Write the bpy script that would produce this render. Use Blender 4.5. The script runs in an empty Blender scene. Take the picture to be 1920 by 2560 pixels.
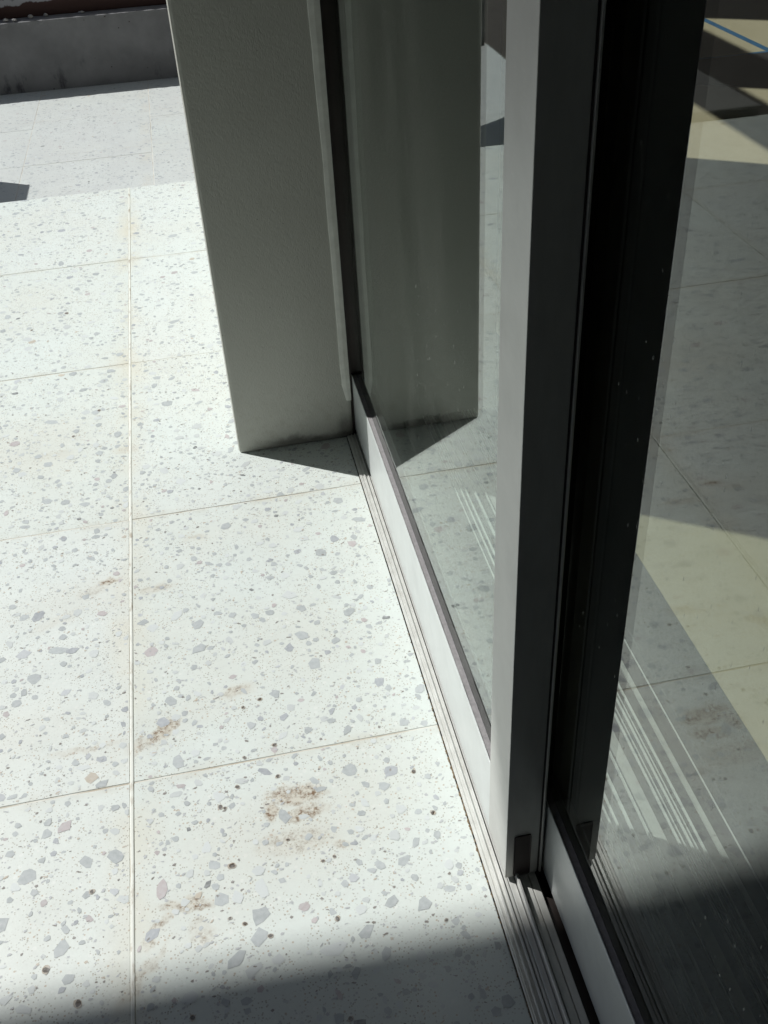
import bpy, bmesh, math, random
from mathutils import Vector, Matrix

S = bpy.context.scene
COL = S.collection

# ------------------------------------------------------------------ camera, sky, sun, exposure
def make_camera():
    cd = bpy.data.cameras.new('camera')
    o = bpy.data.objects.new('camera', cd); COL.objects.link(o)
    cd.sensor_fit = 'VERTICAL'; cd.sensor_height = 24.0
    cd.lens = 24.0 * 2561.56 / 2560.0
    cd.clip_start = 0.02; cd.clip_end = 500
    yaw, pitch, roll = math.radians(9.23831), math.radians(37.30158), math.radians(-3.51206)
    cy, sy, cp, sp = math.cos(yaw), math.sin(yaw), math.cos(pitch), math.sin(pitch)
    fwd = Vector((sy * cp, cy * cp, -sp)); right = Vector((cy, -sy, 0)); up = right.cross(fwd)
    c, s = math.cos(roll), math.sin(roll)
    r2 = c * right + s * up; u2 = -s * right + c * up
    M = Matrix((r2, u2, -fwd)).transposed().to_4x4()
    M.translation = (0, 0, 1.1155)
    o.matrix_world = M
    S.camera = o
make_camera()

SUN_EL = math.radians(47.0)
AZ = Vector((-1.0, 0.67, 0)).normalized()
SUN = Vector((AZ.x * math.cos(SUN_EL), AZ.y * math.cos(SUN_EL), math.sin(SUN_EL)))

W = bpy.data.worlds.new('World'); S.world = W; W.use_nodes = True
wn = W.node_tree.nodes; wl = W.node_tree.links
bg = wn['Background']; bg.inputs['Strength'].default_value = 0.055
sky = wn.new('ShaderNodeTexSky'); sky.sky_type = 'NISHITA'; sky.sun_disc = False
sky.sun_elevation = SUN_EL; sky.sun_rotation = math.atan2(AZ.x, AZ.y)
wl.new(sky.outputs[0], bg.inputs['Color'])

ld = bpy.data.lights.new('sun', 'SUN'); ld.energy = 4.6; ld.angle = math.radians(0.6); ld.color = (1.0, 0.99, 0.96)
lo = bpy.data.objects.new('sun', ld); COL.objects.link(lo)
lo.rotation_euler = SUN.to_track_quat('Z', 'Y').to_euler(); lo.location = SUN * 20

S.view_settings.view_transform = 'Standard'; S.view_settings.look = 'None'
S.view_settings.exposure = 0.0; S.view_settings.gamma = 1.0; S.view_settings.use_curve_mapping = False
S.cycles.max_bounces = 6; S.cycles.diffuse_bounces = 4; S.cycles.use_adaptive_sampling = True; S.cycles.adaptive_threshold = 0.02; S.cycles.glossy_bounces = 4; S.cycles.transparent_max_bounces = 12; S.cycles.caustics_reflective = False

# ------------------------------------------------------------------ node helpers
class NT:
    def __init__(s, name):
        s.m = bpy.data.materials.new(name); s.m.use_nodes = True
        s.t = s.m.node_tree; s.n = s.t.nodes; s.l = s.t.links
        s.b = s.n['Principled BSDF']; s.out = s.n['Material Output']
    def new(s, t, **k):
        n = s.n.new(t)
        for a, v in k.items(): setattr(n, a, v)
        return n
    def put(s, sock, v):
        if isinstance(v, bpy.types.NodeSocket): s.l.new(v, sock)
        elif isinstance(v, (tuple, list)) and sock.type == 'RGBA' and len(v) == 3: sock.default_value = (*v, 1)
        else: sock.default_value = v
    def math(s, op, a, b=None, c=None):
        n = s.new('ShaderNodeMath', operation=op)
        for i, v in enumerate((a, b, c)):
            if v is not None: s.put(n.inputs[i], v)
        return n.outputs[0]
    def pos(s):
        return s.new('ShaderNodeNewGeometry').outputs['Position']
    def map(s, vec, scale=(1, 1, 1), loc=(0, 0, 0), rot=(0, 0, 0)):
        n = s.new('ShaderNodeMapping'); s.l.new(vec, n.inputs[0])
        n.inputs['Location'].default_value = loc; n.inputs['Rotation'].default_value = rot; n.inputs['Scale'].default_value = scale
        return n.outputs[0]
    def noise(s, vec, scale, detail=4, rough=.55, dist=0.0):
        n = s.new('ShaderNodeTexNoise'); s.l.new(vec, n.inputs['Vector'])
        n.inputs['Scale'].default_value = scale; n.inputs['Detail'].default_value = detail
        n.inputs['Roughness'].default_value = rough; n.inputs['Distortion'].default_value = dist
        return n.outputs['Fac']
    def voro(s, vec, scale, out='Distance', feature='F1'):
        n = s.new('ShaderNodeTexVoronoi', feature=feature); s.l.new(vec, n.inputs['Vector']); n.inputs['Scale'].default_value = scale
        return n.outputs[out]
    def rng(s, v, a, b, c=0.0, d=1.0, smooth=False):
        n = s.new('ShaderNodeMapRange'); n.clamp = True
        if smooth: n.interpolation_type = 'SMOOTHSTEP'
        s.l.new(v, n.inputs[0])
        for i, q in enumerate((a, b, c, d)): n.inputs[1 + i].default_value = q
        return n.outputs[0]
    def mix(s, f, a, b, mode='MIX'):
        n = s.new('ShaderNodeMix', data_type='RGBA', blend_type=mode)
        s.put(n.inputs['Factor'], f); s.put(n.inputs['A'], a); s.put(n.inputs['B'], b)
        return n.outputs['Result']
    def bump(s, h, strength, dist):
        n = s.new('ShaderNodeBump'); s.l.new(h, n.inputs['Height'])
        n.inputs['Strength'].default_value = strength; n.inputs['Distance'].default_value = dist
        s.l.new(n.outputs[0], s.b.inputs['Normal'])
    def set(s, **k):
        for a, v in k.items(): s.put(s.b.inputs[a.replace('_', ' ')], v)
        return s.m

def sepxyz(t, vec):
    n = t.new('ShaderNodeSeparateXYZ'); t.l.new(vec, n.inputs[0]); return n.outputs

# ------------------------------------------------------------------ materials
STAINS = [  # x, y, rx, ry, angle, strength : mud and rust marks trodden on the tiles
    (-.172, 1.020, .030, .014, .75, .95), (-.206, 1.005, .018, .012, .5, .7), (-.270, 1.016, .060, .006, .05, .45),
    (.000, .868, .040, .016, -.1, .9), (-.036, .850, .010, .016, .2, .95), (.010, .838, .030, .014, .1, .75), (-.010, .800, .060, .026, .0, .5),
    (.045, .782, .016, .010, -.6, .55),
    (-.150, .742, .034, .010, -.1, .75), (-.185, .715, .008, .034, -.7, .6), (-.135, .700, .016, .022, .2, .5), (-.20, .665, .05, .008, .9, .5),
    (-.062, 1.073, .026, .012, .1, .6), (-.250, 1.375, .020, .008, .2, .9), (-.275, 1.358, .036, .014, .3, .45), (-.330, 1.300, .05, .014, .5, .35),
    (-.02, .82, .13, .07, .1, .24), (-.15, .72, .09, .05, .2, .22), (-.19, 1.02, .09, .04, .4, .22), (-.28, 1.35, .12, .05, .3, .2), (-.42, 1.85, .16, .10, .1, .22), (-.40, 1.06, .12, .05, .2, .16), (.07, 1.14, .10, .06, .4, .12),
    (-.175, 1.340, .030, .012, 0, .55), (-.10, 1.46, .02, .01, 0, .4), (-.36, 1.80, .05, .02, .1, .35), (-.22, 1.78, .03, .012, 0, .4),
]
def mat_tile(name='terrazzo_tile', stains=(), wear=0.0):
    t = NT(name); P = t.pos()
    oi = t.new('ShaderNodeObjectInfo')
    cloud = t.rng(t.noise(P, 3.2, 3), .35, .7)
    base = t.mix(cloud, (.655, .722, .695), (.635, .672, .622))
    base = t.mix(t.rng(oi.outputs['Random'], 0, 1, 0, .55), base, (.690, .735, .715))
    # yellowed water marks beside the divider strip
    near = t.math('ABSOLUTE', t.math('ADD', sepxyz(t, P)['X'], .2148))
    yel = t.math('MULTIPLY', t.rng(near, .0, .05, 1, 0, True), t.rng(t.noise(P, 4.5, 3), .42, .7))
    base = t.mix(t.math('MULTIPLY', yel, .6), base, (.63, .56, .40))
    # grime gathered along the cross joints
    fr_ = t.math('FRACT', t.math('DIVIDE', t.math('ADD', sepxyz(t, P)['Y'], 5.659), .6))
    dj = t.math('MINIMUM', fr_, t.math('SUBTRACT', 1.0, fr_))
    gj = t.math('MULTIPLY', t.rng(dj, .0, .035, 1, 0, True), t.rng(t.noise(P, 11, 4, .65), .42, .66))
    base = t.mix(t.math('MULTIPLY', gj, .45), base, (.46, .41, .31))
    # marble flour mottling and fine specks
    mott = t.rng(t.noise(P, 120, 3, .6), .3, .7)
    base = t.mix(t.math('MULTIPLY', mott, .22), base, (.58, .59, .57))
    white = t.rng(t.voro(P, 60), .0, .30, 1, 0)
    base = t.mix(t.math('MULTIPLY', t.math('GREATER_THAN', white, .45), t.math('MULTIPLY', t.noise(P, 9), .5)), base, (.80, .81, .79))
    sp1 = t.math('MULTIPLY', t.rng(t.voro(P, 250), .17, .30, 1, 0), t.rng(t.noise(P, 26, 2), .36, .58))
    base = t.mix(t.math('MULTIPLY', sp1, .75), base, (.30, .275, .22))
    vn = t.new('ShaderNodeTexVoronoi'); t.l.new(t.map(P, (1, 1, 1), (.3, .7, 0)), vn.inputs['Vector']); vn.inputs['Scale'].default_value = 170
    sp2 = t.math('MULTIPLY', t.rng(vn.outputs['Distance'], .16, .27, 1, 0), t.math('GREATER_THAN', sepxyz(t, vn.outputs['Color'])['X'], .50))
    spc = t.mix(t.rng(sepxyz(t, vn.outputs['Color'])['Y'], .55, .6), (.40, .42, .42), (.42, .33, .24))
    base = t.mix(t.math('MULTIPLY', sp2, .7), base, spc)
    # trodden stains
    warp = t.new('ShaderNodeVectorMath', operation='ADD'); t.l.new(P, warp.inputs[0])
    nz = t.new('ShaderNodeTexNoise'); t.l.new(P, nz.inputs['Vector']); nz.inputs['Scale'].default_value = 45; nz.inputs['Detail'].default_value = 4
    sc = t.new('ShaderNodeVectorMath', operation='MULTIPLY_ADD'); t.l.new(nz.outputs['Color'], sc.inputs[0])
    sc.inputs[1].default_value = (.03, .03, 0); sc.inputs[2].default_value = (-.015, -.015, 0)
    t.l.new(sc.outputs[0], warp.inputs[1]); WP = warp.outputs[0]
    tot = None
    for (x, y, rx, ry, a, k) in stains:
        mp = t.new('ShaderNodeMapping'); mp.vector_type = 'TEXTURE'; t.l.new(WP, mp.inputs[0])
        mp.inputs['Location'].default_value = (x, y, 0); mp.inputs['Rotation'].default_value = (0, 0, a); mp.inputs['Scale'].default_value = (rx, ry, 1)
        ln = t.new('ShaderNodeVectorMath', operation='LENGTH'); t.l.new(mp.outputs[0], ln.inputs[0])
        v = t.rng(ln.outputs['Value'], .35, 1.6, k, 0, True)
        tot = v if tot is None else t.math('MAXIMUM', tot, v)
    if wear: base = t.mix(t.rng(t.noise(P, 6, 4), .3, .7, wear * .5, wear), base, (.54, .56, .555))
    if tot is None:
        t.bump(t.noise(P, 220, 3, .6), .06, .002)
        return t.set(Base_Color=base, Roughness=.42)
    grit = t.rng(t.noise(P, 190, 4, .7), .40, .60)
    blot = t.rng(t.noise(P, 70, 3, .6), .42, .58)
    light = t.math('MULTIPLY', tot, .55)
    base = t.mix(light, base, (.50, .42, .31))
    heavy = t.math('MULTIPLY', t.math('MULTIPLY', t.rng(tot, .30, .75), t.math('MULTIPLY', grit, blot)), 1.05)
    base = t.mix(heavy, base, (.19, .125, .075))
    t.bump(t.noise(P, 220, 3, .6), .06, .002)
    rough = t.rng(t.noise(P, 14, 3), .3, .7, .34, .52)
    return t.set(Base_Color=base, Roughness=rough)

def mat_chip():
    t = NT('terrazzo_chip'); a = t.new('ShaderNodeVertexColor', layer_name='tint'); P = t.pos()
    c = t.mix(t.rng(t.noise(P, 160, 3), .35, .7, 0, .35), a.outputs[0], (.62, .65, .66))
    return t.set(Base_Color=c, Roughness=.36)

def mat_plain(name, col, rough=.6, metal=0.0, var=.15, scale=30, bump=0.0, bscale=200, bdist=.001):
    t = NT(name); P = t.pos()
    n = t.rng(t.noise(P, scale, 4, .6), .3, .7)
    dark = tuple(c * (1 - var) for c in col)
    c = t.mix(n, dark, col)
    if bump: t.bump(t.noise(P, bscale, 3, .6), bump, bdist)
    return t.set(Base_Color=c, Roughness=rough, Metallic=metal)

def mat_grout():
    t = NT('grout'); P = t.pos()
    c = t.mix(t.rng(t.noise(P, 14, 4, .6), .38, .62), (.68, .68, .63), (.47, .42, .34))
    return t.set(Base_Color=c, Roughness=.9)

def mat_divider():
    t = NT('divider_strip'); P = t.pos()
    d = t.math('MULTIPLY', t.rng(t.noise(t.map(P, (1, .35, 1)), 60, 4, .7), .52, .66), .75)
    c = t.mix(d, (.72, .74, .69), (.36, .30, .22))
    return t.set(Base_Color=c, Roughness=.5)

def mat_render():  # painted cement render of the pier, brushed relief, grimy foot
    t = NT('painted_render'); P = t.pos(); X = sepxyz(t, P)
    n = t.rng(t.noise(P, 5, 4), .3, .7)
    c = t.mix(n, (.465, .470, .425), (.500, .505, .460))
    spots = t.rng(t.voro(P, 55), .03, .07, 1, 0)
    sm = t.math('MULTIPLY', spots, t.rng(t.noise(P, 30, 2), .55, .62))
    c = t.mix(t.math('MULTIPLY', sm, .7), c, (.10, .09, .08))
    run = t.rng(t.noise(t.map(P, (1, 1, .12)), 16, 4, .6), .5, .8)
    c = t.mix(t.math('MULTIPLY', run, .12), c, (.33, .33, .28))
    spl = t.math('MULTIPLY', t.rng(X['Z'], .0, .16, 1, 0), t.rng(t.noise(P, 60, 4, .7), .5, .66))
    c = t.mix(t.math('MULTIPLY', spl, .35), c, (.30, .27, .22))
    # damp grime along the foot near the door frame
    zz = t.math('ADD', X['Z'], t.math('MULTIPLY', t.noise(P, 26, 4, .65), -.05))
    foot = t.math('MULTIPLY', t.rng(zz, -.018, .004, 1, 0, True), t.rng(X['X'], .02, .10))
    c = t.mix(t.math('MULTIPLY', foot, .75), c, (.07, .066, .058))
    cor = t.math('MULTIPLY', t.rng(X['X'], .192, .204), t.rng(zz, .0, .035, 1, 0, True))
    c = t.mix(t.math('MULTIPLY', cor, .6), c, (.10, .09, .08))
    h = t.math('ADD', t.noise(P, 150, 3, .6), t.noise(t.map(P, (1, 1, .5)), 420, 2))
    t.bump(h, .45, .0016)
    return t.set(Base_Color=c, Roughness=.85)

def mat_alu(name='anodised_aluminium', col=(.50, .505, .485), rough=.42, metal=.35):
    t = NT(name); P = t.pos()
    n = t.rng(t.noise(t.map(P, (3, .5, .5)), 40, 4, .6), .3, .7)
    c = t.mix(n, col, tuple(min(1, q * 1.10) for q in col))
    g = t.math('MULTIPLY', t.rng(t.noise(P, 9, 5, .7), .52, .75), .25)
    c = t.mix(g, c, tuple(q * .6 for q in col))
    sc = t.rng(t.noise(t.map(P, (40, 1, 40)), 60, 2), .64, .70)
    c = t.mix(t.math('MULTIPLY', sc, .3), c, (.75, .76, .76))
    t.bump(t.noise(t.map(P, (30, 2, 30)), 30, 2), .05, .0006)
    return t.set(Base_Color=c, Roughness=rough, Metallic=metal)

def mat_sill():
    t = NT('dusty_sill_aluminium'); P = t.pos()
    n = t.rng(t.noise(t.map(P, (1, .6, 1)), 60, 5, .65), .30, .75)
    c = t.mix(n, (.66, .67, .64), (.52, .52, .49))
    d = t.rng(t.noise(t.map(P, (1, .5, 1)), 45, 5, .7), .56, .72)
    c = t.mix(t.math('MULTIPLY', d, .35), c, (.32, .29, .24))
    return t.set(Base_Color=c, Roughness=.4, Metallic=.25)

def mat_glass(name, tint):
    t = NT(name); g = t.new('ShaderNodeNewGeometry')
    dt = t.new('ShaderNodeVectorMath', operation='DOT_PRODUCT')
    t.l.new(g.outputs['Incoming'], dt.inputs[0]); t.l.new(g.outputs['Normal'], dt.inputs[1])
    c = t.math('ABSOLUTE', dt.outputs['Value'])
    F = t.math('ADD', .04, t.math('MULTIPLY', .96, t.math('POWER', t.math('SUBTRACT', 1.0, c), 5.0)))
    tr = t.new('ShaderNodeBsdfTransparent'); tr.inputs[0].default_value = (*tint, 1)
    gl = t.new('ShaderNodeBsdfGlossy'); gl.inputs['Roughness'].default_value = 0.0
    gl.inputs['Color'].default_value = (.97, 1.0, .98, 1)
    m1 = t.new('ShaderNodeMixShader'); t.l.new(F, m1.inputs[0]); t.l.new(tr.outputs[0], m1.inputs[1]); t.l.new(gl.outputs[0], m1.inputs[2])
    P = g.outputs['Position']
    # rain-dried dust: short vertical flecks and a faint film low on the pane
    fl = t.math('MULTIPLY', t.rng(t.voro(t.map(P, (1, 1, .28)), 130), .05, .10, 1, 0), t.rng(t.noise(t.map(P, (1, 1, .35)), 11, 3), .46, .60))
    z = sepxyz(t, P)['Z']
    fl = t.math('MULTIPLY', fl, t.rng(z, .1, .9, .85, .25))
    film = t.math('MULTIPLY', t.rng(z, .12, .9, .014, .004), t.rng(t.noise(t.map(P, (1, 1, .2)), 14, 4), .36, .66, .1, 1.7))
    k = t.math('ADD', fl, film)
    df = t.new('ShaderNodeBsdfDiffuse'); df.inputs[0].default_value = (.62, .63, .58, 1)
    m2 = t.new('ShaderNodeMixShader'); t.l.new(k, m2.inputs[0]); t.l.new(m1.outputs[0], m2.inputs[1]); t.l.new(df.outputs[0], m2.inputs[2])
    t.l.new(m2.outputs[0], t.out.inputs['Surface'])
    return t.m

def mat_parapet():
    t = NT('bare_cement'); P = t.pos(); X = sepxyz(t, P)
    n = t.rng(t.noise(P, 5, 5, .6), .3, .7)
    c = t.mix(n, (.22, .22, .225), (.14, .14, .145))
    st = t.math('MULTIPLY', t.rng(t.noise(t.map(P, (1, 1, .45)), 9, 5, .65), .54, .64), t.rng(X['Z'], -.40, -.22, 1, .0))
    c = t.mix(t.math('MULTIPLY', st, .8), c, (.035, .035, .04))
    pk = t.math('MULTIPLY', t.rng(t.voro(P, 18), .05, .09, 1, 0), t.rng(t.noise(P, 7), .5, .56))
    c = t.mix(pk, c, (.05, .04, .035))
    t.bump(t.noise(P, 40, 5, .65), .4, .006)
    return t.set(Base_Color=c, Roughness=.9)

def mat_tier():  # brown waterproof paint with a ragged coat of white over it
    t = NT('brown_and_white_paint'); P = t.pos(); X = sepxyz(t, P)
    edge = t.math('ADD', X['Z'], t.math('MULTIPLY', t.noise(P, 13, 4, .6), -.07))
    edge = t.math('ADD', edge, t.math('MULTIPLY', X['X'], -.035))
    w = t.rng(edge, .012, .017)
    d = t.rng(edge, .040, .046)
    c = t.mix(w, (.050, .024, .020), (.34, .34, .36))
    c = t.mix(d, c, (.016, .015, .030))
    return t.set(Base_Color=c, Roughness=.85)

def mat_interior_floor():
    t = NT('yellow_beige_vinyl'); P = t.pos()
    n = t.rng(t.noise(P, 6, 4), .3, .7)
    c = t.mix(n, (.46, .42, .29), (.42, .38, .255))
    return t.set(Base_Color=c, Roughness=.55)

M = dict(
    tile=mat_tile(), tile_stained=mat_tile('terrazzo_tile_stained', STAINS), tile_worn=mat_tile('terrazzo_tile_worn', (), .7), chip=mat_chip(), grout=mat_grout(), divider=mat_divider(), render=mat_render(),
    band=mat_plain('pale_sealant', (.80, .82, .76), .8, 0, .18, 40, .3, 120),
    alu=mat_alu(), rail=mat_alu('brightened_rail_aluminium', (.60, .63, .62), .42, .25), rib=mat_plain('bright_aluminium', (.82, .85, .83), .35, .1, .08, 60), sill=mat_sill(),  # rail: lighter copy of alu, sunlit brightness put into its colour
    darkmetal=mat_plain('dark_bronze_aluminium', (.035, .026, .023), .5, .2, .3, 20),
    gasket=mat_plain('grey_rubber_gasket', (.29, .28, .285), .8, 0, .3, 160, .5, 300),
    plug=mat_plain('brown_plastic', (.022, .013, .012), .5, 0, .3, 60),
    glass1=mat_glass('tinted_glass', (.85, .89, .87)), glass2=mat_glass('tinted_glass_inner', (.78, .80, .78)),
    parapet=mat_parapet(), tier=mat_tier(), lump=mat_plain('white_plaster', (.42, .41, .40), .9, 0, .3, 60, .5, 80, .004),
    wall=mat_plain('grey_wall_paint', (.22, .22, .20), .85, 0, .15, 6, .3, 90),
    concrete=mat_plain('slab_concrete', (.22, .22, .21), .9, 0, .2, 4, .3, 60),
    room=mat_plain('room_paint', (.20, .19, .17), .85, 0, .1, 5),
    infloor=mat_interior_floor(),
    stone=mat_plain('grey_threshold_stone', (.085, .092, .090), .6, 0, .3, 40),
    tape=mat_plain('blue_tape', (.03, .13, .26), .6, 0, .2, 20),
    earth=mat_plain('brown_earth', (.24, .18, .11), .95, 0, .5, 300),
    mat=mat_plain('dark_floor_shade', (.020, .018, .016), .95, 0, .3, 90),  # shade on the room floor given as a colour
    soil=mat_plain('ground_soil', (.06, .05, .04), .95, 0, .4, 3),
)

# ------------------------------------------------------------------ object helpers
def link(name, me, mat=None, parent=None):
    o = bpy.data.objects.new(name, me); COL.objects.link(o)
    if mat is not None and not me.materials: me.materials.append(mat)
    if parent is not None: o.parent = parent
    return o
def tag(o, label=None, cat=None, group=None, kind=None):
    if label: o['label'] = label
    if cat: o['category'] = cat
    if group: o['group'] = group
    if kind: o['kind'] = kind
    return o
def empty(name, label, cat, group=None, loc=(0, 0, 0)):
    o = bpy.data.objects.new(name, None); COL.objects.link(o); o.location = (0, 0, 0); o.empty_display_size = .1
    return tag(o, label, cat, group, 'thing')
def bm_box(bm, x0, x1, y0, y1, z0, z1):
    vs = [bm.verts.new(p) for p in ((x0, y0, z0), (x1, y0, z0), (x1, y1, z0), (x0, y1, z0), (x0, y0, z1), (x1, y0, z1), (x1, y1, z1), (x0, y1, z1))]
    for f in ((0, 3, 2, 1), (4, 5, 6, 7), (0, 1, 5, 4), (1, 2, 6, 5), (2, 3, 7, 6), (3, 0, 4, 7)): bm.faces.new([vs[i] for i in f])
def finish(bm, name, mat, parent=None, bevel=0.0, seg=2, smooth=False):
    if bevel: bmesh.ops.bevel(bm, geom=list(bm.edges), offset=bevel, segments=seg, affect='EDGES', profile=.5)
    bmesh.ops.recalc_face_normals(bm, faces=bm.faces)
    me = bpy.data.meshes.new(name); bm.to_mesh(me); bm.free()
    if smooth or bevel:
        for p in me.polygons: p.use_smooth = False
    return link(name, me, mat, parent)
def box(name, x0, x1, y0, y1, z0, z1, mat, parent=None, bevel=0.0, seg=2):
    bm = bmesh.new(); bm_box(bm, x0, x1, y0, y1, z0, z1)
    return finish(bm, name, M[mat], parent, bevel, seg)
def prism(name, pts, z0, z1, mat, parent=None, bevel=0.0):   # outline in XY
    bm = bmesh.new(); b = [bm.verts.new((x, y, z0)) for x, y in pts]; t = [bm.verts.new((x, y, z1)) for x, y in pts]
    bm.faces.new(b[::-1]); bm.faces.new(t)
    for i in range(len(pts)): j = (i + 1) % len(pts); bm.faces.new((b[i], b[j], t[j], t[i]))
    return finish(bm, name, M[mat], parent, bevel)

# ------------------------------------------------------------------ terrazzo floors
RNG = random.Random(11)
def chips(name, x0, x1, y0, y1, z, dens, small, parent, pits=()):
    vs, fs, cols = [], [], []
    def add(cx, cy, r, asp, ang, col, n, jag=.26, dz=None):
        zz = z + (dz or RNG.uniform(.00012, .0004)); a0 = RNG.random() * 6.28; ix = len(vs)
        ca, sa = math.cos(ang), math.sin(ang)
        for i in range(n):
            a = a0 + (i + RNG.uniform(-.32, .32)) * 6.2832 / n; q = r * RNG.uniform(1 - jag, 1 + jag * .6)
            u, v = math.cos(a) * q * asp, math.sin(a) * q / asp
            px, py = cx + u * ca - v * sa, cy + u * sa + v * ca
            vs.append((min(max(px, x0), x1), min(max(py, y0), y1), zz)); cols.append(col)
        fs.append(tuple(range(ix, ix + n)))
    A = (x1 - x0) * (y1 - y0); cell = {}
    for k in range(int(A * dens)):
        r = min(.0120, .0028 + RNG.expovariate(1 / .0022))
        if RNG.random() < .014: r = RNG.uniform(.008, .0125)
        cx, cy = RNG.uniform(x0 + .001, x1 - .001), RNG.uniform(y0 + .001, y1 - .001)
        key = (int(cx / .02), int(cy / .02)); ok = True
        for i in (-1, 0, 1):
            for j in (-1, 0, 1):
                for (qx, qy, qr) in cell.get((key[0] + i, key[1] + j), ()):
                    if (qx - cx) ** 2 + (qy - cy) ** 2 < (qr + r) ** 2: ok = False
        if not ok: continue
        cell.setdefault(key, []).append((cx, cy, r))
        u = RNG.random(); g = RNG.uniform(.9, 1.1)
        if u < .36: c = (.58, .62, .615)
        elif u < .86: c = (.425, .46, .465)
        elif u < .93: c = (.37, .395, .42)
        elif u < .938: c = (.52, .47, .39)
        elif u < .985: c = (.47, .43, .43)
        elif u < .994: c = (.50, .53, .55)
        else: c = (.19, .20, .20)
        col = (c[0] * g, c[1] * g, c[2] * g, 1)
        add(cx, cy, r, RNG.choice((1, 1.05, 1.1, 1.2, 1.35)), RNG.uniform(0, 3.14), col, RNG.choice((5, 6, 6, 7, 8)))
    for k in range(int(A * small)):
        r = RNG.uniform(.0008, .0026); u = RNG.random()
        c = (.46, .48, .49, 1) if u < .7 else ((.50, .44, .36, 1) if u < .82 else (.22, .20, .18, 1))
        add(RNG.uniform(x0, x1), RNG.uniform(y0, y1), r, RNG.choice((1, 1.3, 1.7)), RNG.uniform(-.6, .9), c, 5)
    for (px, py, pr) in pits:
        pr *= .68
        add(px, py, pr * 1.35, 1.12, RNG.random() * 3, (.42, .37, .30, 1), 9, .12, .00044)
        add(px, py, pr, 1.15, RNG.random() * 3, (.060, .042, .026, 1), 9, .2, .00048)
    me = bpy.data.meshes.new(name); me.from_pydata(vs, [], fs)
    ca = me.color_attributes.new('tint', 'FLOAT_COLOR', 'POINT'); ca.data.foreach_set('color', [q for c in cols for q in c])
    o = link(name, me, M['chip'], parent); tag(o, kind='stuff'); return o

PITS = [(-.2757, .6445, .0062), (-.3138, .6938, .006), (-.0834, .6992, .0035), (-.0186, .9881 - .028, .0042), (-.0613, .9874 - .04, .0036),
        (-.092, .7812, .0058), (-.0189, .8026, .003), (-.264, .7845, .0042), (-.02, .905, .004), (-.075, .90, .004), (-.10, .873, .0045), (-.094, .870, .003),
        (.02, .762, .003), (.035, .765, .003), (-.055, .677, .004), (.025, .681, .0042), (.17, .80, .0045), (.15, .65, .003), (-.10, .71, .003),
        (-.03, 1.05, .0042), (-.055, 1.04, .0036), (-.37, 2.45, .0065), (-.45, 2.38, .004), (-.28, 1.95, .005), (-.33, 1.86, .004), (.16, .87, .004), (-.15, .60, .004), (.02, .56, .004)]
def tile_mesh(w, d, h=.02, c=.0012):
    bm = bmesh.new()
    lo = [bm.verts.new(p) for p in ((0, 0, -h), (w, 0, -h), (w, d, -h), (0, d, -h))]
    mi = [bm.verts.new(p) for p in ((0, 0, -c), (w, 0, -c), (w, d, -c), (0, d, -c))]
    e = c * .8
    hi = [bm.verts.new(p) for p in ((e, e, 0), (w - e, e, 0), (w - e, d - e, 0), (e, d - e, 0))]
    bm.faces.new(hi)
    for a, b in ((lo, mi), (mi, hi)):
        for i in range(4): j = (i + 1) % 4; bm.faces.new((a[i], a[j], b[j], b[i]))
    me = bpy.data.meshes.new('tile'); bm.to_mesh(me); bm.free(); return me
TM = {}
def tile(parent, x0, x1, y0, y1, z, near):
    mn = 'tile_stained' if near else ('tile' if z == 0 else 'tile_worn')
    k = (round(x1 - x0, 4), round(y1 - y0, 4), mn)
    if k not in TM: TM[k] = tile_mesh(*k[:2]); TM[k].materials.append(M[mn])
    o = link('tile', TM[k], None, parent)
    o.location = (x0, y0, z + RNG.uniform(-.0004, .0004))
    o.rotation_euler = (RNG.uniform(-.0004, .0004), RNG.uniform(-.0004, .0004), 0)
    c = chips('chips', .002, x1 - x0 - .002, .002, y1 - y0 - .002, 0, 2300 if near else 1900, 3400 if near else 1400, o,
              [(a - x0, b - y0, r) for a, b, r in PITS if z == 0 and x0 < a < x1 and y0 < b < y1])
    return o

fl = box('terrace_floor', -2.6, .2105, -2.0, 3.306, -.30, -.0006, 'grout'); tag(fl, kind='structure')
XS = [-2.0148, -1.4148, -.8148, -.2148, .2117]
YS = [-.259, .341, .941, 1.541, 2.141, 2.741, 3.3186]
g = .0008
for i in range(4):
    for j in range(6):
        x0, x1 = XS[i], XS[i + 1]
        if i == 3 and j >= 4: x1 = .05
        x0 += .0025 if i else g
        x1 -= .0025 if i < 3 else 0.0004
        tile(fl, x0, x1, YS[j] + g, YS[j + 1] - (g if j < 5 else 0), 0.0, i >= 2 and j in (1, 2, 3))
for x in XS[1:4]:   # raised jointing strips between the tile columns
    bm = bmesh.new(); n = 44; prev = None
    for k in range(n + 1):
        y = -.259 + (3.3186 + .259) * k / n; dx = RNG.uniform(-.0004, .0004); w = .0024
        zt = .0011 + RNG.uniform(-.0004, .0003)
        r = [bm.verts.new(p) for p in ((x + dx - w, y, -.004), (x + dx - w, y, zt * .4), (x + dx - w * .55, y, zt), (x + dx + w * .55, y, zt), (x + dx + w, y, zt * .4), (x + dx + w, y, -.004))]
        if prev:
            for a in range(5): bm.faces.new((prev[a], prev[a + 1], r[a + 1], r[a]))
        prev = r
    finish(bm, 'divider_strip', M['divider'], fl)

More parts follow.
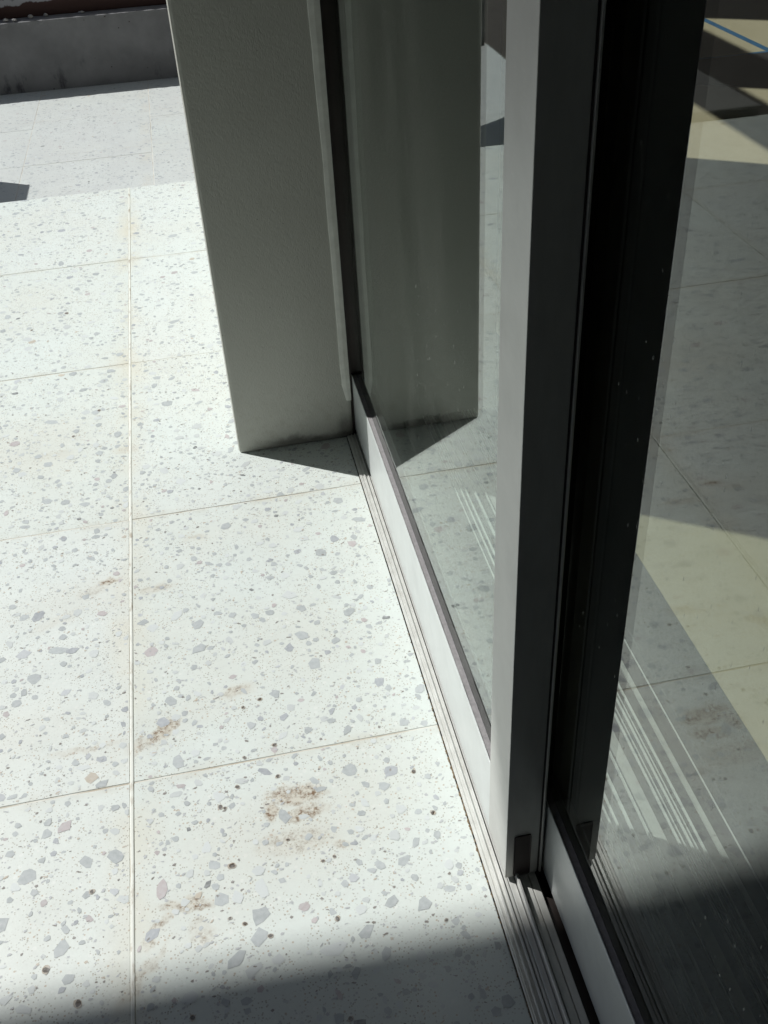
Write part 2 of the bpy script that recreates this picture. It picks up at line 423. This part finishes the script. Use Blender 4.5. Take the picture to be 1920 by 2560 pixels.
lf = box('lower_floor', -1.36, .60, 3.32, 7.0, -.75, -.4208, 'grout'); tag(lf, kind='structure')
LX = [-1.36, -.783, -.187, .40]; LY = [3.322, 3.83, 4.43, 5.03, 5.62, 6.395]
for i in range(3):
    for j in range(5):
        tile(lf, LX[i] + g, LX[i + 1] - g, LY[j] + g, LY[j + 1] - g, -.42, False)
gd = box('ground', -120, 120, -120, 120, -1.4, -1.2, 'soil'); tag(gd, kind='structure')

# ------------------------------------------------------------------ pier beside the door
pr = empty('wall_pier', 'grey rendered wall pier with sunlit left corner beside the glass door', 'wall')
prism('pier_body', [(-.003, 1.7045), (.2268, 1.7045), (.2268, 1.748), (.52, 1.748), (.52, 3.53), (-.003, 3.53)], -.002, 4.7, 'render', pr, .0065)
bm = bmesh.new(); prev = None; R2 = random.Random(4)
for k in range(90):   # pale unpainted sealant band against the frame, ragged left edge
    z = .085 + k * .03 if k > 6 else .085 + k * .012
    if k > 6: z = .157 + (k - 6) * .03
    w = .0162 + R2.uniform(-.0005, .0005)
    if k < 4: w = .0095 + .0022 * k
    if z > .55: w += .004 * min(1, (z - .55) / .3)
    r = [bm.verts.new(p) for p in ((.2262 - w, 1.7046, z), (.2262 - w + .0008, 1.7030, z), (.2262 - w * .5, 1.7020, z), (.2262, 1.7026, z))]
    if prev:
        for a in range(3): bm.faces.new((prev[a], prev[a + 1], r[a + 1], r[a]))
    prev = r
finish(bm, 'sealant_band', M['band'], pr)

# ------------------------------------------------------------------ door frame: sill, jamb
fr = empty('door_frame', 'aluminium sliding door frame with ribbed floor track against the pier', 'door frame')
Y0, Y1 = -.90, 1.7475
sl = box('sill', .2120, .519, Y0, Y1, -.05, .0015, 'darkmetal', fr)
def rib(x0, x1, z1, y0=Y0, y1=Y1, m='sill', bev=.0006): return box('track_rib', x0, x1, y0, y1, .0012, z1, m, sl, bev, 1)
rib(.2120, .2290, .0050, y1=1.7035)                                             # outer lip
for x0, x1, z in ((.2148, .2160, .0060), (.2196, .2222, .0078), (.2262, .2288, .0078)): box('track_rib', x0, x1, Y0, 1.7034, .0048, z, 'sill', sl, .0004, 1)
rib(.2304, .2338, .0070, y1=1.7035); rib(.2346, .2422, .0070)
rib(.2430, .2462, .0190, m='alu')
rib(.2494, .2590, .0085); rib(.2598, .2686, .0085)
rib(.2900, .2930, .0190, m='alu')
box('track_bed', .3300, .5188, Y0, Y1, .0012, .0150, 'darkmetal', sl)
for x0, x1, z in ((.3690, .3706, .0185), (.3780, .3798, .0195), (.3860, .3885, .0185), (.4000, .4036, .0185), (.4180, .4192, .0215), (.4235, .4375, .0165),
                  (.4490, .4514, .0185), (.4555, .4562, .0180), (.4620, .4642, .0185), (.4680, .4687, .0180), (.4745, .4768, .0185), (.4915, .4975, .0190), (.5176, .5181, .0190)):
    box('track_rib', x0, x1, Y0, Y1, .0148, z, 'sill' if x1 - x0 > .006 else 'rib', sl)
box('jamb', .2275, .519, 1.7115, 1.7472, .002, 2.0, 'darkmetal', fr, .001, 1)
box('jamb_edge', .2272, .2300, 1.7062, 1.7114, .002, 2.0, 'darkmetal', fr)

# earth packed into the joint between tiles and sill
bm = bmesh.new(); R5 = random.Random(21)
for k in range(420):
    y = R5.uniform(.35, 1.0) if R5.random() < .75 else R5.uniform(1.0, 1.69)
    r = R5.uniform(.0005, .0019) * (1.25 if .72 < y < .90 else .8); x = .2118 + R5.gauss(0, .0007)
    ring = [bm.verts.new((x + r * .8 * math.cos(a), y + r * R5.uniform(1, 2.2) * math.sin(a), .0004)) for a in (0, 1.05, 2.09, 3.14, 4.19, 5.24)]
    top = bm.verts.new((x, y, .0004 + r * .7))
    for i in range(6): bm.faces.new((ring[i], ring[(i + 1) % 6], top))
tag(finish(bm, 'joint_dirt', M['earth'], fr), kind='stuff')

# ------------------------------------------------------------------ sliding panels
def prof(p, xo, xi, r0, r1):   # hollow rail section: tall outer wall, lower inner shelf
    pts = [(xo + .0006, .0125), (xi, .0125), (xi, .086), (xo + .0097, .086), (xo + .0097, .1345), (xo + .0006, .1345)]
    bm = bmesh.new(); a = [bm.verts.new((x, r0, z)) for x, z in pts]; b = [bm.verts.new((x, r1, z)) for x, z in pts]
    bm.faces.new(a[::-1]); bm.faces.new(b)
    for i in range(6): j = (i + 1) % 6; bm.faces.new((a[i], a[j], b[j], b[i]))
    return finish(bm, 'bottom_rail', M['rail'], p, .0006, 1)
def panel(label, xo, ya, yb, stile_y, glass, plug):
    p = empty('sliding_door_panel', label, 'door panel', 'sliding glass door panels')
    xi = xo + .0441
    lo_, hi_ = stile_y
    r0, r1 = (hi_ + .0002, yb) if plug else (ya, lo_ - .0002)
    prof(p, xo, xi, r0, r1)
    box('rail_lip', xo + .0006, xo + .0021, r0, r1, .1346, .1375, 'rail', p, .0003, 1)
    # rubber gasket with a slightly wavering top
    bm = bmesh.new(); prev = None; n = 60
    for k in range(n + 1):
        y = r0 + (r1 - r0) * k / n; zt = .1362 + RNG.uniform(-.0004, .0007)
        r = [bm.verts.new(q) for q in ((xo + .0022, y, .1340), (xo + .0022 + RNG.uniform(0, .0004), y, zt), (xo + .0098, y, zt + .0012), (xo + .0098, y, .1340))]
        if prev:
            for a in range(3): bm.faces.new((prev[a], prev[a + 1], r[a + 1], r[a]))
        prev = r
    finish(bm, 'gasket', M['gasket'], p)
    box('glass_pane', xo + .0100, xo + .0148, r0 - .004, r1 + .004, .0865, 1.96, glass, p)
    return p
p1 = panel('outer glass door panel between the pier and the upright with brown plug', .2305, .68, 1.7105, (.6800, .7512), 'glass1', True)
st = box('stile', .2305, .2700, .6800, .7512, .0125, 1.98, 'alu', p1, .0008, 2)
box('stile_groove', .2701, .2722, .6812, .7505, .0125, 1.98, 'darkmetal', p1)
box('stile_flange', .2723, .2748, .6785, .7505, .0125, 1.98, 'alu', p1, .0005, 1)
bm = bmesh.new()   # brown plug with rounded ends in the stile's edge
pts = []
for cx, cz, a0 in ((.2574, .0890, 0), (.2430, .0890, 90), (.2430, .0180, 180), (.2574, .0180, 270)):
    for k in range(5): a = math.radians(a0 + k * 22.5); pts.append((cx + .0030 * math.cos(a), cz + .0030 * math.sin(a)))
f0 = [bm.verts.new((x, .6782, z)) for x, z in pts]; f1 = [bm.verts.new((x, .6815, z)) for x, z in pts]
cx, cz = .2502, .0535
f2 = [bm.verts.new((cx + (x - cx) * .86, .6792, cz + (z - cz) * .96)) for x, z in pts]
bm.faces.new(f2)
for i in range(len(pts)):
    j = (i + 1) % len(pts); bm.faces.new((f1[i], f1[j], f0[j], f0[i])); bm.faces.new((f0[i], f0[j], f2[j], f2[i]))
finish(bm, 'end_plug', M['plug'], st)
p2 = panel('inner glass door panel nearest the viewer with shaded bottom rail', .2775, -.88, .75, (.7202, .7310), 'glass2', False)
box('stile', .2775, .3655, .7202, .7310, .0225, 1.98, 'darkmetal', p2, .0008, 1)

# ------------------------------------------------------------------ house around the door (mostly out of view; casts the shade)
hs = empty('house', 'dim room behind the glass door with shaded walls', 'house')
box('wall', .20, .52, 4.68, 4.93, -.42, 4.7, 'wall', hs)
box('wall', .20, .52, 5.94, 8.0, -.42, 4.7, 'wall', hs)
box('wall', .20, .52, -6.0, -.92, -.02, 4.7, 'wall', hs)
box('door_head', .2305, .52, -.92, 1.7035, 2.0, 4.7, 'wall', hs)
box('door_head', .2305, .30, 3.531, 4.679, 1.96, 2.17, 'darkmetal', hs)
box('door_head', .20, .52, 3.531, 4.679, 2.65, 4.7, 'wall', hs)
box('door_head', .20, .52, 4.931, 5.939, 3.10, 4.7, 'wall', hs)
box('wall', .20, .52, 4.931, 5.939, -.42, 2.22, 'wall', hs)  # unseen wall added under the opening to keep sun off the near floor
box('wall', .20, .52, 3.531, 4.679, -.42, 1.22, 'wall', hs)  # likewise added, blocks low sun through this opening
box('room_wall', 4.6, 4.8, -6.2, 8.2, -.2, 3.25, 'room', hs)
box('room_wall', .53, 4.59, 7.8, 8.0, -.2, 3.25, 'room', hs)
box('room_wall', .53, 4.59, -6.2, -6.0, -.2, 3.25, 'room', hs)
box('ceiling', .53, 4.59, -5.99, 7.79, 3.18, 3.24, 'room', hs)
# upper-storey slab that shades the floor at the viewer's feet
z = 4.6; ox, oy = -.775 * z, .519 * z
ax, ay, bx_, by_ = -.362 + ox, .662 + oy, .204 + ox, .642 + oy
dx, dy = (bx_ - ax), (by_ - ay)
prism('upper_slab', [(ax - 12 * dx, ay - 12 * dy), (ax + 12 * dx, ay + 12 * dy), (ax + 12 * dx, -7.0), (ax - 12 * dx, -7.0)], 4.6, 4.85, 'concrete', hs)

box('wall', -6.0, .199, -1.20, -.95, -.02, 4.55, 'wall', hs)   # unseen wall added behind the viewer to block blue sky fill
nf = box('interior_floor', .6002, 4.595, -5.99, 7.79, -.16, .040, 'infloor'); tag(nf, kind='structure')
ts = box('threshold_strip', .5195, .6000, -5.99, 7.79, -.16, .0405, 'stone', nf, .001, 1)
t1 = box('floor_tape', 1.80, 2.60, 3.905, 3.930, .0402, .0408, 'tape'); tag(t1, 'blue tape line running away from the glass on the room floor', 'tape', 'blue floor tape')
t2 = box('floor_tape', 2.270, 2.300, 3.931, 4.75, .0402, .0408, 'tape'); tag(t2, 'blue tape line meeting the other at a corner, parallel to the glass', 'tape', 'blue floor tape')
mt = prism('floor_shade_patch', [(1.72, 3.66), (2.03, 3.47), (2.9, 3.47), (2.9, 3.90), (1.72, 3.90)], .0404, .0440, 'mat'); tag(mt, 'dark patch standing in for shade on the room floor beside the blue tape', 'mat')  # flat dark sheet painting the shade beyond the sun patch

# ------------------------------------------------------------------ parapet across the lower level
pp = empty('parapet_wall', 'stained grey cement parapet in shade across the lower terrace', 'parapet'); pp.location = (0, -.035, 0)
box('wall', -1.34, .60, 6.396, 6.90, -.44, -.052, 'parapet', pp, .006, 2)
bm = bmesh.new(); prev = None; R3 = random.Random(9)
for k in range(80):   # crumbled mortar edge along the ledge
    x = -1.3 + k * .024
    z = -.051 + R3.uniform(-.001, .003); y = 6.398 + R3.uniform(-.003, .006)
    r = [bm.verts.new(p) for p in ((x, 6.3985, -.075 + R3.uniform(-.015, .004)), (x, y - .008, -.056), (x, y + .012, z), (x, 6.50, -.049))]
    if prev:
        for a in range(3): bm.faces.new((prev[a], prev[a + 1], r[a + 1], r[a]))
    prev = r
finish(bm, 'ledge_mortar', M['parapet'], pp)
box('upper_course', -1.34, .60, 6.475, 6.88, -.0515, .105, 'tier', pp, .008, 2)
def lump(x, y, z, rx, ry, rz, lab):
    bm = bmesh.new(); bmesh.ops.create_icosphere(bm, subdivisions=2, radius=1)
    q = random.Random(int((x + 3) * 1000))
    for v in bm.verts: v.co = Vector((v.co.x * rx, v.co.y * ry, v.co.z * rz)) * q.uniform(.78, 1.15) + Vector((x, y - .035, z))
    o = finish(bm, 'plaster_lump', M['lump']); tag(o, lab, 'plaster', 'white plaster crumbs on the parapet ledge')
lump(-.885, 6.415, -.042, .016, .012, .009, 'leftmost white plaster crumb on the parapet ledge')
lump(-.84, 6.405, -.044, .014, .010, .007, 'second white plaster crumb from the left on the parapet ledge')
lump(-.755, 6.44, -.040, .015, .012, .011, 'larger white plaster crumb on the ledge under the white paint')
lump(-.675, 6.45, -.041, .012, .010, .009, 'white plaster crumb on the ledge below the brown course')
lump(-.48, 6.445, -.043, .018, .010, .006, 'flat plaster crumb near the middle of the parapet ledge')

# low side wall left of the view: throws the dark corner of shade on the lower floor
sw = empty('side_wall', 'low cement wall at the left edge of the lower terrace', 'wall')
box('wall', -1.359, -1.083, 3.33, 4.995, -.425, .018, 'concrete', sw, .006, 2)
box('coping', -1.362, -1.080, 3.328, 4.998, .0185, .030, 'concrete', sw, .003, 1)
